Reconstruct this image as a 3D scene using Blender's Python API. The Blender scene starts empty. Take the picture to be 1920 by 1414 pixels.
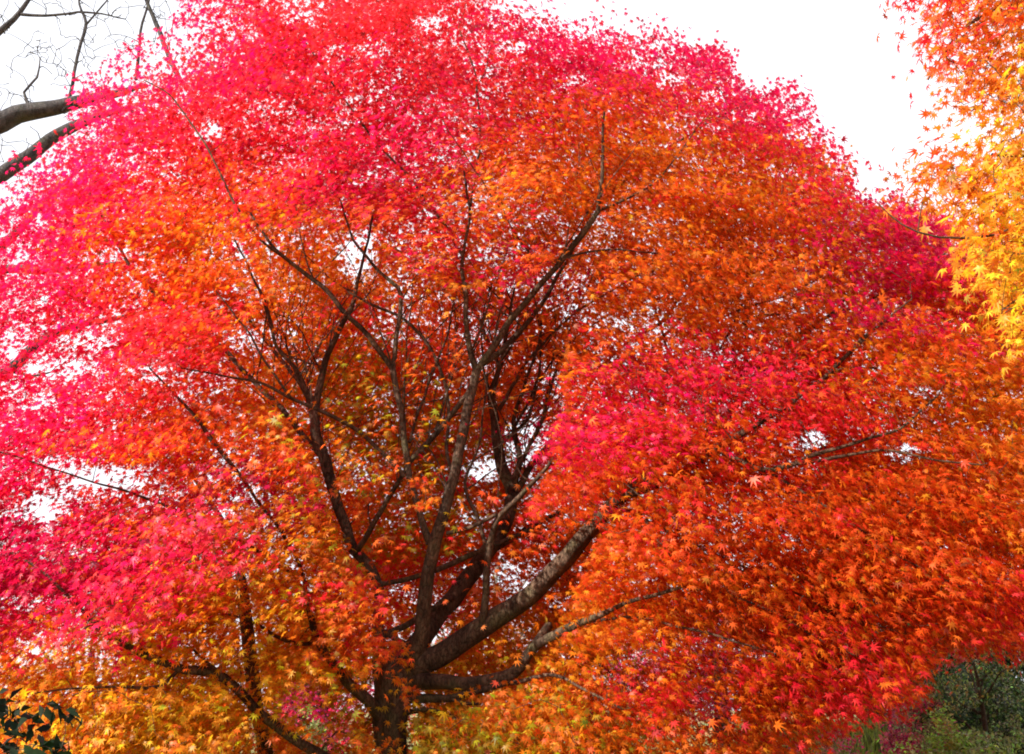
import bpy, math
import numpy as np
from mathutils import Vector

SC = bpy.context.scene
COL = SC.collection
rng = np.random.default_rng(11)

# ------------------------------------------------------------------ camera
F = 1844.0                      # focal length in photo pixels (1920 wide)
PITCH = math.radians(18.7)
CAM_Z = 1.6
cam = bpy.data.cameras.new("camera")
cam.sensor_width = 36.0
cam.lens = 36.0 * F / 1920.0
cam.clip_start = 0.05
cam.clip_end = 1500
camo = bpy.data.objects.new("camera", cam)
COL.objects.link(camo)
camo.location = (0, 0, CAM_Z)
camo.rotation_euler = (math.radians(90) + PITCH, 0, 0)
SC.camera = camo

# ------------------------------------------------------------------ light
SUN = Vector((-0.74, -0.44, 0.52)).normalized()
ELEV = math.asin(SUN.z)
ROT = math.atan2(SUN.x, SUN.y)
w = bpy.data.worlds.new("World")
SC.world = w
w.use_nodes = True
nt = w.node_tree
bg = nt.nodes["Background"]
sky = nt.nodes.new("ShaderNodeTexSky")
sky.sky_type = 'NISHITA'
sky.sun_disc = False
sky.sun_elevation = ELEV
sky.sun_rotation = ROT
sky.dust_density = 3.0
mixn = nt.nodes.new("ShaderNodeMix")
mixn.data_type = 'RGBA'
tc = nt.nodes.new("ShaderNodeTexCoord")
cn = nt.nodes.new("ShaderNodeTexNoise")
cn.inputs["Scale"].default_value = 1.6
cn.inputs["Detail"].default_value = 5
cr = nt.nodes.new("ShaderNodeMapRange")
cr.inputs["From Min"].default_value = 0.3
cr.inputs["From Max"].default_value = 0.7
cr.inputs["To Min"].default_value = 0.80
cr.inputs["To Max"].default_value = 0.97
nt.links.new(tc.outputs["Generated"], cn.inputs["Vector"])
nt.links.new(cn.outputs["Fac"], cr.inputs["Value"])
nt.links.new(cr.outputs["Result"], mixn.inputs["Factor"])
nt.links.new(sky.outputs["Color"], mixn.inputs["A"])
mixn.inputs["B"].default_value = (6.6, 6.7, 7.1, 1)      # thin bright overcast veil
nt.links.new(mixn.outputs["Result"], bg.inputs["Color"])
bg.inputs["Strength"].default_value = 0.1
sun = bpy.data.lights.new("sun", 'SUN')
sun.energy = 5.0
sun.angle = math.radians(0.5)
sun.color = (1.0, 0.93, 0.82)
suno = bpy.data.objects.new("sun", sun)
COL.objects.link(suno)
suno.location = SUN * 60
suno.rotation_euler = SUN.to_track_quat('Z', 'Y').to_euler()

SC.view_settings.view_transform = 'Standard'
SC.view_settings.look = 'None'
SC.view_settings.exposure = 1.12
SC.view_settings.gamma = 1
SC.render.engine = 'CYCLES'
cy = SC.cycles
cy.max_bounces = 7
cy.diffuse_bounces = 5
cy.transmission_bounces = 5
cy.glossy_bounces = 2
cy.transparent_max_bounces = 4
cy.use_denoising = True
cy.filter_width = 1.9
cy.caustics_reflective = False
cy.caustics_refractive = False
SC.render.use_persistent_data = False

# ------------------------------------------------------------------ helpers
CP, SP = math.cos(PITCH), math.sin(PITCH)


def ray(px, py):
    u = (np.asarray(px, float) - 960) / F
    v = (707 - np.asarray(py, float)) / F
    d = np.stack([u + 0 * v, CP - v * SP, SP + v * CP], -1)
    return d


def world(px, py, Y):
    """point of the place that stands Y metres ahead of the camera"""
    d = ray(px, py)
    t = np.asarray(Y, float) / d[..., 1]
    return d * t[..., None] + np.array([0, 0, CAM_Z])


def axial(px, py, Y):
    return np.asarray(Y, float) / ray(px, py)[..., 1]


def to_px(P):
    q = P - np.array([0, 0, CAM_Z])
    dep = q[:, 1] * CP + q[:, 2] * SP
    up = -q[:, 1] * SP + q[:, 2] * CP
    dep = np.maximum(dep, .05)
    return 960 + F * q[:, 0] / dep, 707 - F * up / dep


def norm(a):
    return a / np.maximum(np.linalg.norm(a, axis=-1, keepdims=True), 1e-9)


def ground_z(x, y):
    def ss(a, b, t):
        t = np.clip((t - a) / (b - a), 0, 1)
        return t * t * (3 - 2 * t)
    x = np.asarray(x, float); y = np.asarray(y, float)
    bank = 1.2 * ss(9.5, 14.5, y) * ss(0.5, 5.0, x)
    return bank + 0.05 * np.sin(x * .7) * np.cos(y * .5)


def mesh_obj(name, V, Q, mat, root=None, base=(0, 0, 0), tint=None):
    V = np.asarray(V, np.float32) - np.asarray(base, np.float32)
    Q = np.asarray(Q, np.int32)
    k = Q.shape[1]
    me = bpy.data.meshes.new(name)
    me.vertices.add(len(V))
    me.vertices.foreach_set("co", V.ravel())
    me.loops.add(Q.size)
    me.loops.foreach_set("vertex_index", Q.ravel())
    me.polygons.add(len(Q))
    me.polygons.foreach_set("loop_start", np.arange(len(Q), dtype=np.int32) * k)
    if tint is not None:
        at = me.attributes.new("leaf_tint", 'FLOAT_COLOR', 'POINT')
        c = np.ones((len(V), 4), np.float32)
        c[:, :3] = tint
        at.data.foreach_set("color", c.ravel())
    me.update(calc_edges=True)
    me.materials.append(mat)
    o = bpy.data.objects.new(name, me)
    COL.objects.link(o)
    if root is not None:
        o.parent = root
    return o


def thing(name, loc, label, cat, group=None):
    o = bpy.data.objects.new(name, None)
    o.empty_display_size = .3
    COL.objects.link(o)
    o.location = loc
    o["label"] = label
    o["category"] = cat
    if group:
        o["group"] = group
    return o


# ------------------------------------------------------------------ materials
def leaf_material(name, trans=0.42, rough=0.45, spec=0.38):
    m = bpy.data.materials.new(name)
    m.use_nodes = True
    t = m.node_tree
    t.nodes.clear()
    out = t.nodes.new("ShaderNodeOutputMaterial")
    at = t.nodes.new("ShaderNodeAttribute")
    at.attribute_name = "leaf_tint"
    no = t.nodes.new("ShaderNodeTexNoise")
    no.inputs["Scale"].default_value = 55
    no.inputs["Detail"].default_value = 2
    mr = t.nodes.new("ShaderNodeMapRange")
    mr.inputs["From Min"].default_value = .3
    mr.inputs["From Max"].default_value = .7
    mr.inputs["To Min"].default_value = .72
    mr.inputs["To Max"].default_value = 1.15
    mul = t.nodes.new("ShaderNodeMix")
    mul.data_type = 'RGBA'
    mul.blend_type = 'MULTIPLY'
    mul.inputs["Factor"].default_value = 1
    p = t.nodes.new("ShaderNodeBsdfPrincipled")
    p.inputs["Roughness"].default_value = rough
    p.inputs["Specular IOR Level"].default_value = spec
    tr = t.nodes.new("ShaderNodeBsdfTranslucent")
    mx = t.nodes.new("ShaderNodeMixShader")
    mx.inputs[0].default_value = trans
    tco = t.nodes.new("ShaderNodeTexCoord")
    L = t.links.new
    L(tco.outputs["Object"], no.inputs["Vector"])
    L(no.outputs["Fac"], mr.inputs["Value"])
    L(at.outputs["Color"], mul.inputs["A"])
    L(mr.outputs["Result"], mul.inputs["B"])
    L(mul.outputs["Result"], p.inputs["Base Color"])
    L(mul.outputs["Result"], tr.inputs["Color"])
    L(p.outputs[0], mx.inputs[1])
    L(tr.outputs[0], mx.inputs[2])
    L(mx.outputs[0], out.inputs["Surface"])
    return m


def bark_material(name, dark, light, moss=None, scale=9.0):
    m = bpy.data.materials.new(name)
    m.use_nodes = True
    t = m.node_tree
    L = t.links.new
    p = t.nodes["Principled BSDF"]
    p.inputs["Roughness"].default_value = .88
    p.inputs["Specular IOR Level"].default_value = .15
    tco = t.nodes.new("ShaderNodeTexCoord")
    mp = t.nodes.new("ShaderNodeMapping")
    mp.inputs["Scale"].default_value = (1, 1, .35)
    L(tco.outputs["Object"], mp.inputs["Vector"])
    n1 = t.nodes.new("ShaderNodeTexNoise")
    n1.inputs["Scale"].default_value = scale
    n1.inputs["Detail"].default_value = 7
    n1.inputs["Roughness"].default_value = .65
    L(mp.outputs[0], n1.inputs["Vector"])
    rp = t.nodes.new("ShaderNodeValToRGB")
    rp.color_ramp.elements[0].position = .35
    rp.color_ramp.elements[0].color = (*dark, 1)
    rp.color_ramp.elements[1].position = .68
    rp.color_ramp.elements[1].color = (*light, 1)
    L(n1.outputs["Fac"], rp.inputs["Fac"])
    colo = rp.outputs["Color"]
    if moss:
        n2 = t.nodes.new("ShaderNodeTexNoise")
        n2.inputs["Scale"].default_value = 3.5
        n2.inputs["Detail"].default_value = 5
        L(tco.outputs["Object"], n2.inputs["Vector"])
        r2 = t.nodes.new("ShaderNodeMapRange")
        r2.inputs["From Min"].default_value = .55
        r2.inputs["From Max"].default_value = .68
        r2.inputs["To Max"].default_value = .7
        L(n2.outputs["Fac"], r2.inputs["Value"])
        mi = t.nodes.new("ShaderNodeMix")
        mi.data_type = 'RGBA'
        mi.inputs["B"].default_value = (*moss, 1)
        L(r2.outputs["Result"], mi.inputs["Factor"])
        L(colo, mi.inputs["A"])
        colo = mi.outputs["Result"]
    L(colo, p.inputs["Base Color"])
    vo = t.nodes.new("ShaderNodeTexVoronoi")
    vo.feature = 'DISTANCE_TO_EDGE'
    vo.inputs["Scale"].default_value = scale * 4.5
    vw = t.nodes.new("ShaderNodeVectorMath"); vw.operation = 'MULTIPLY_ADD'
    vw.inputs[1].default_value = (.09, .09, .09)
    L(n1.outputs["Color"], vw.inputs[0]); L(mp.outputs[0], vw.inputs[2])
    L(vw.outputs[0], vo.inputs["Vector"])
    vr = t.nodes.new("ShaderNodeMapRange")
    vr.inputs["From Max"].default_value = .12
    vr.inputs["To Min"].default_value = .45
    L(vo.outputs["Distance"], vr.inputs["Value"])
    vm = t.nodes.new("ShaderNodeMix"); vm.data_type = 'RGBA'; vm.blend_type = 'MULTIPLY'
    vm.inputs["Factor"].default_value = 1
    L(colo, vm.inputs["A"]); L(vr.outputs["Result"], vm.inputs["B"])
    L(vm.outputs["Result"], p.inputs["Base Color"])
    n3 = t.nodes.new("ShaderNodeTexNoise")
    n3.inputs["Scale"].default_value = scale * 4
    n3.inputs["Detail"].default_value = 6
    L(mp.outputs[0], n3.inputs["Vector"])
    b = t.nodes.new("ShaderNodeBump")
    b.inputs["Strength"].default_value = .7
    b.inputs["Distance"].default_value = .02
    hs = t.nodes.new("ShaderNodeMath"); hs.operation = 'ADD'
    L(n3.outputs["Fac"], hs.inputs[0]); L(vr.outputs["Result"], hs.inputs[1])
    L(hs.outputs[0], b.inputs["Height"])
    L(b.outputs[0], p.inputs["Normal"])
    return m


M_MAPLE = leaf_material("maple_leaf", .60)
M_EVER = leaf_material("evergreen_leaf", .12, .7, .06)
M_SHRUB = leaf_material("shrub_leaf", .3)
M_BARK = bark_material("maple_bark", (.036, .021, .015), (.16, .1, .067), (.11, .1, .05))
M_TWIG = bark_material("twig_bark", (.05, .027, .02), (.19, .115, .072), None, 20)
M_GREY = bark_material("grey_bark", (.09, .08, .085), (.24, .215, .2), (.16, .16, .11), 7)

PAL = {
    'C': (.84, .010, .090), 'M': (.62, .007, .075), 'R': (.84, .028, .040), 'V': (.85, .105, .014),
    'O': (.84, .215, .014), 'B': (.74, .132, .012), 'G': (.88, .42, .022), 'Y': (.42, .26, .010),  # B is orange foliage with its shade painted into the colour
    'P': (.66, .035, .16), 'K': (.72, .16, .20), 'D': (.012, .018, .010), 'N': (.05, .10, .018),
    'L': (.36, .48, .08), 'A': (.31, .34, .12), 'T': (.5, .38, .06),
}
PKEYS = list(PAL)
PARR = np.array([PAL[k] for k in PKEYS])
PIDX = {k: i for i, k in enumerate(PKEYS)}

# ------------------------------------------------------------------ leaf shapes
def maple_shape(lobes):
    if lobes == 7:
        ang = [0, 37, 76, 122]; ln = [1.0, .93, .74, .40]; nr = [.33, .30, .24, .12]
    else:
        ang = [0, 46, 104]; ln = [1.0, .9, .6]; nr = [.36, .30, .14]
    full_a = [-a for a in ang[:0:-1]] + ang
    full_l = ln[:0:-1] + ln
    n = len(full_a)
    mids = [(full_a[i] + full_a[i + 1]) / 2 for i in range(n - 1)]
    mr = []
    for i in range(n - 1):
        k = min(abs(i - (n - 1) / 2 + .5), len(nr) - 1.001)
        mr.append(nr[int(k)])
    mids = [full_a[0] - 24] + mids + [full_a[-1] + 24]
    mr = [.12] + mr + [.12]
    V = [(0, 0, 0)]
    for a, l in zip(full_a, full_l):
        r = math.radians(a)
        V.append((math.sin(r) * l, math.cos(r) * l, -.16 * l * l))
    for a, l in zip(mids, mr):
        r = math.radians(a)
        V.append((math.sin(r) * l, math.cos(r) * l, .02))
    Q = [(0, 1 + n + i + 1, 1 + i, 1 + n + i) for i in range(n)]
    V = np.array(V, float)
    V[:, 1] -= .2
    V *= .62
    return V, np.array(Q)


def oval_shape(width=.42):
    V = np.array([(0, -.5, 0), (width * .8, -.18, .05), (width * .75, .18, .05), (0, .5, -.06),
                  (-width * .75, .18, .05), (-width * .8, -.18, .05), (0, 0, -.02)])
    V[:, 0] *= .5 / .42 * .8
    Q = np.array([(0, 1, 2, 6), (6, 2, 3, 3), (0, 6, 4, 5), (6, 3, 4, 4)])
    V2 = np.array([(0, -.5, 0), (width * .45, -.08, .06), (0, .5, -.05), (0, -.05, 0), (-width * .45, -.08, .06)])
    return V2, np.array([(0, 1, 2, 3), (0, 3, 2, 4)])


SH7 = maple_shape(7)
SH5 = maple_shape(5)
OVAL = oval_shape(.5)
NEEDLE = oval_shape(.16)


def leaves_mesh(shape, P, N, T, S, C):
    LV, LQ = shape
    N = norm(N)
    T = norm(T - N * np.sum(T * N, 1, keepdims=True))
    B = np.cross(T, N)
    n = len(P)
    curl = rng.uniform(.2, 2.2, (n, 1))
    wide = rng.uniform(.82, 1.08, (n, 1))
    V = (P[:, None, :] + S[:, None, None] * ((LV[None, :, 0] * wide)[..., None] * B[:, None, :]
         + LV[None, :, 1][..., None] * T[:, None, :] + (LV[None, :, 2] * curl)[..., None] * N[:, None, :]))
    Q = LQ[None] + (np.arange(n) * len(LV))[:, None, None]
    return V.reshape(-1, 3), Q.reshape(-1, 4), np.repeat(C, len(LV), 0)


# ------------------------------------------------------------------ tubes
def smooth_path(pts, step):
    """Catmull-Rom through rows (x,y,z,r)"""
    pts = np.asarray(pts, float)
    if len(pts) < 3:
        n = max(2, int(np.linalg.norm(pts[-1, :3] - pts[0, :3]) / step) + 1)
        return pts[0] + (pts[-1] - pts[0]) * np.linspace(0, 1, n)[:, None]
    ext = np.vstack([2 * pts[0] - pts[1], pts, 2 * pts[-1] - pts[-2]])
    out = []
    for i in range(len(pts) - 1):
        p0, p1, p2, p3 = ext[i:i + 4]
        n = max(2, int(np.linalg.norm(p2[:3] - p1[:3]) / step))
        t = np.linspace(0, 1, n, endpoint=False)[:, None]
        out.append(.5 * (2 * p1 + (p2 - p0) * t + (2 * p0 - 5 * p1 + 4 * p2 - p3) * t ** 2
                         + (3 * p1 - p0 - 3 * p2 + p3) * t ** 3))
    out.append(pts[-1:])
    r = np.vstack(out)
    r[:, 3] = np.maximum(r[:, 3], .0012)
    return r


def tube(path, sides, rough=0.0):
    p = path[:, :3]; r = path[:, 3]
    n = len(p)
    tan = norm(np.gradient(p, axis=0))
    ref = np.array([0.31, .9, .2]) if abs(tan[0, 1]) < .8 else np.array([1., 0, .1])
    U = np.zeros_like(p)
    u = ref
    for i in range(n):
        u = u - tan[i] * np.dot(u, tan[i])
        u = u / max(np.linalg.norm(u), 1e-6)
        U[i] = u
    W = np.cross(tan, U)
    a = np.linspace(0, 2 * math.pi, sides, endpoint=False)
    rr = np.repeat(r[:, None], sides, 1)
    if rough:
        s = np.cumsum(np.r_[0, np.linalg.norm(np.diff(p, axis=0), axis=1)])[:, None]
        ph = rng.uniform(0, 6, 5)
        rr = rr * (1 + rough * (.5 * np.sin(3 * a + ph[0] + s * 1.3) + .35 * np.sin(5 * a + ph[1] - s * 3.1)
                                + .35 * np.sin(s * 7 + ph[2] + 2 * a) + .3 * np.sin(s * 15 + ph[3] + a)))
    V = p[:, None] + rr[..., None] * (np.cos(a)[None, :, None] * U[:, None] + np.sin(a)[None, :, None] * W[:, None])
    i = np.arange(n - 1)[:, None] * sides
    j = np.arange(sides)[None]
    j2 = (j + 1) % sides
    Q = np.stack([i + j, i + j2, i + sides + j2, i + sides + j], -1).reshape(-1, 4)
    V = np.vstack([V.reshape(-1, 3), p[-1:] + tan[-1:] * r[-1]])
    tip = len(V) - 1
    k = (n - 1) * sides
    cap = np.stack([k + j[0], k + j2[0], np.full(sides, tip), np.full(sides, tip)], -1)
    # the cap quads fold onto the tip vertex: use a tiny second tip vertex instead of repeating one
    V = np.vstack([V, p[-1:] + tan[-1:] * r[-1] * 1.02])
    cap = []
    for q in range(0, sides - 1, 2):
        cap.append((k + q, k + (q + 1) % sides, k + (q + 2) % sides, tip))
    if sides % 2:
        pass
    return V, np.vstack([Q, np.array(cap)]) if cap else (V, Q)


class Tubes:
    def __init__(s):
        s.V = []; s.Q = []; s.n = 0

    def add(s, path, sides=6, rough=0.0):
        V, Q = tube(path, sides, rough)
        s.V.append(V); s.Q.append(Q + s.n); s.n += len(V)

    def build(s, name, mat, root, base):
        return mesh_obj(name, np.vstack(s.V), np.vstack(s.Q), mat, root, base)


def twig_net(nodes, node_r, targets, centre_pull, tip_r=.0025, limit=.012, wig=.10):
    """joins every target to the nearest wood already there; returns tubes"""
    tb = Tubes()
    N = [np.asarray(nodes)]
    R = [np.asarray(node_r)]
    allN = np.vstack(N); allR = np.concatenate(R)
    d0 = np.array([np.min(np.linalg.norm(allN - t, axis=1)) for t in targets])
    paths = []
    for ti in np.argsort(d0):
        t = targets[ti]
        v = t - allN
        d = np.linalg.norm(v, axis=1)
        cost = d + .25 * np.maximum(0, allN[:, 2] - t[2] + .2) - .0 * allR
        k = int(np.argmin(cost))
        a = allN[k]
        L = d[k]
        if L < .02:
            continue
        r0 = min(max(allR[k] * .7, tip_r), max(limit * min(1.6, L), tip_r * 1.4))
        m1 = a + (t - a) * .35 + np.array([0, 0, .12 * L]) + rng.normal(0, wig, 3) * L * .6
        m2 = a + (t - a) * .7 + np.array([0, 0, .07 * L]) + rng.normal(0, wig, 3) * L * .5
        path = smooth_path([(*a, r0), (*m1, r0 * .8), (*m2, r0 * .6), (*t, max(tip_r, r0 * .4))], .14)
        tb.add(path, 5 if r0 > .006 else 4)
        allN = np.vstack([allN, path[1:, :3]])
        allR = np.concatenate([allR, path[1:, 3]])
    return tb


# ------------------------------------------------------------------ sprays of leaves
def spray_leaves(cent, R, colidx, count, trunk_xy, size, flat=.2, droop=.3, up=.5, jit=.5, resample=None, hang=.5):
    """a flattened, drooping fan of leaves round each centre"""
    n = len(cent)
    rep = np.repeat(np.arange(n), count)
    m = len(rep)
    out = cent[:, :2] - np.asarray(trunk_xy)
    out = np.hstack([out, np.zeros((n, 1))]) + rng.normal(0, .8, (n, 3)) * [1, 1, 0]
    a = norm(out) + np.array([0, 0, -1]) * rng.uniform(.1, .6, (n, 1)) * droop * 2
    a = norm(a)
    b = norm(np.cross(np.array([0, 0, 1.]), a) + rng.normal(0, .2, (n, 3)))
    nn = np.cross(a, b)
    th = rng.uniform(0, 2 * math.pi, m)
    rr = np.sqrt(rng.uniform(0, 1, m)) * (1 + .25 * rng.normal(0, 1, m))
    u = np.cos(th) * rr; v = np.sin(th) * rr * .75
    wz = rng.normal(0, 1, m) * flat
    Rr = R[rep]
    P = cent[rep] + Rr[:, None] * (a[rep] * u[:, None] + b[rep] * v[:, None] + nn[rep] * wz[:, None])
    P[:, 2] -= Rr * .22 * np.clip(u, 0, 2) ** 2 + Rr * .12 * v ** 2
    outw = norm(out)[rep]
    N = nn[rep] * up + outw * .55 + np.array([0, 0, .2]) + rng.normal(0, jit, (m, 3))
    T = a[rep] * .55 + norm(P - cent[rep]) * .45 + np.array([0, 0, -hang]) + rng.normal(0, .4, (m, 3))
    S = size * np.clip(rng.normal(1, .2, m), .5, 1.5)
    ci = colidx[rep]
    if resample is not None:
        ci = resample(P, ci)
    C = PARR[ci]
    spray_v = np.exp(rng.normal(0, .10, n))[rep]
    C = C * (np.exp(rng.normal(0, .19, m)) * spray_v)[:, None]
    other = PARR[ci[rng.permutation(m)]] if False else C
    dry = rng.uniform(0, 1, m) < .035
    C[dry] = C[dry] * [.45, .7, .9] + [.03, .02, .01]
    C[:, 1] *= np.exp(rng.normal(0, .28, m))
    C[:, 2] *= np.exp(rng.normal(0, .25, m))
    return P, N, T, S, np.clip(C, 0, .92), rep


# ================================================================== GROUND
def build_ground():
    xs = np.r_[np.linspace(-400, -20, 20), np.linspace(-18, 22, 60), np.linspace(25, 400, 20)]
    ys = np.r_[np.linspace(-60, -6, 10), np.linspace(-4, 30, 60), np.linspace(33, 600, 30)]
    X, Y = np.meshgrid(xs, ys, indexing='ij')
    V = np.stack([X, Y, ground_z(X, Y)], -1).reshape(-1, 3)
    nx, ny = len(xs), len(ys)
    i = np.arange(nx - 1)[:, None] * ny; j = np.arange(ny - 1)[None]
    Q = np.stack([i + j, i + ny + j, i + ny + j + 1, i + j + 1], -1).reshape(-1, 4)
    m = bpy.data.materials.new("leaf_strewn_grass")
    m.use_nodes = True
    t = m.node_tree; L = t.links.new
    p = t.nodes["Principled BSDF"]
    p.inputs["Roughness"].default_value = .95
    tco = t.nodes.new("ShaderNodeTexCoord")
    n1 = t.nodes.new("ShaderNodeTexNoise"); n1.inputs["Scale"].default_value = 1.2; n1.inputs["Detail"].default_value = 8
    n2 = t.nodes.new("ShaderNodeTexVoronoi"); n2.inputs["Scale"].default_value = 14
    L(tco.outputs["Object"], n1.inputs["Vector"]); L(tco.outputs["Object"], n2.inputs["Vector"])
    rp = t.nodes.new("ShaderNodeValToRGB")
    e = rp.color_ramp.elements
    e[0].position = .3; e[0].color = (.05, .09, .02, 1)
    e[1].position = .65; e[1].color = (.16, .2, .05, 1)
    e2 = e.new(.78); e2.color = (.4, .12, .03, 1)
    ad = t.nodes.new("ShaderNodeMath"); ad.operation = 'MULTIPLY_ADD'
    ad.inputs[1].default_value = .25
    L(n2.outputs["Distance"], ad.inputs[0]); L(n1.outputs["Fac"], ad.inputs[2])
    L(ad.outputs[0], rp.inputs["Fac"]); L(rp.outputs[0], p.inputs["Base Color"])
    o = mesh_obj("ground", V, Q, m)
    o["kind"] = "structure"


build_ground()

# ================================================================== MAIN MAPLE
TY = 8.2                                            # the trunk stands this far ahead
BASE = world(737, 1414, TY); BASE[2] = ground_z(BASE[0], BASE[1]) - .0
BASE = np.array([BASE[0], BASE[1], BASE[2]])
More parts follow.
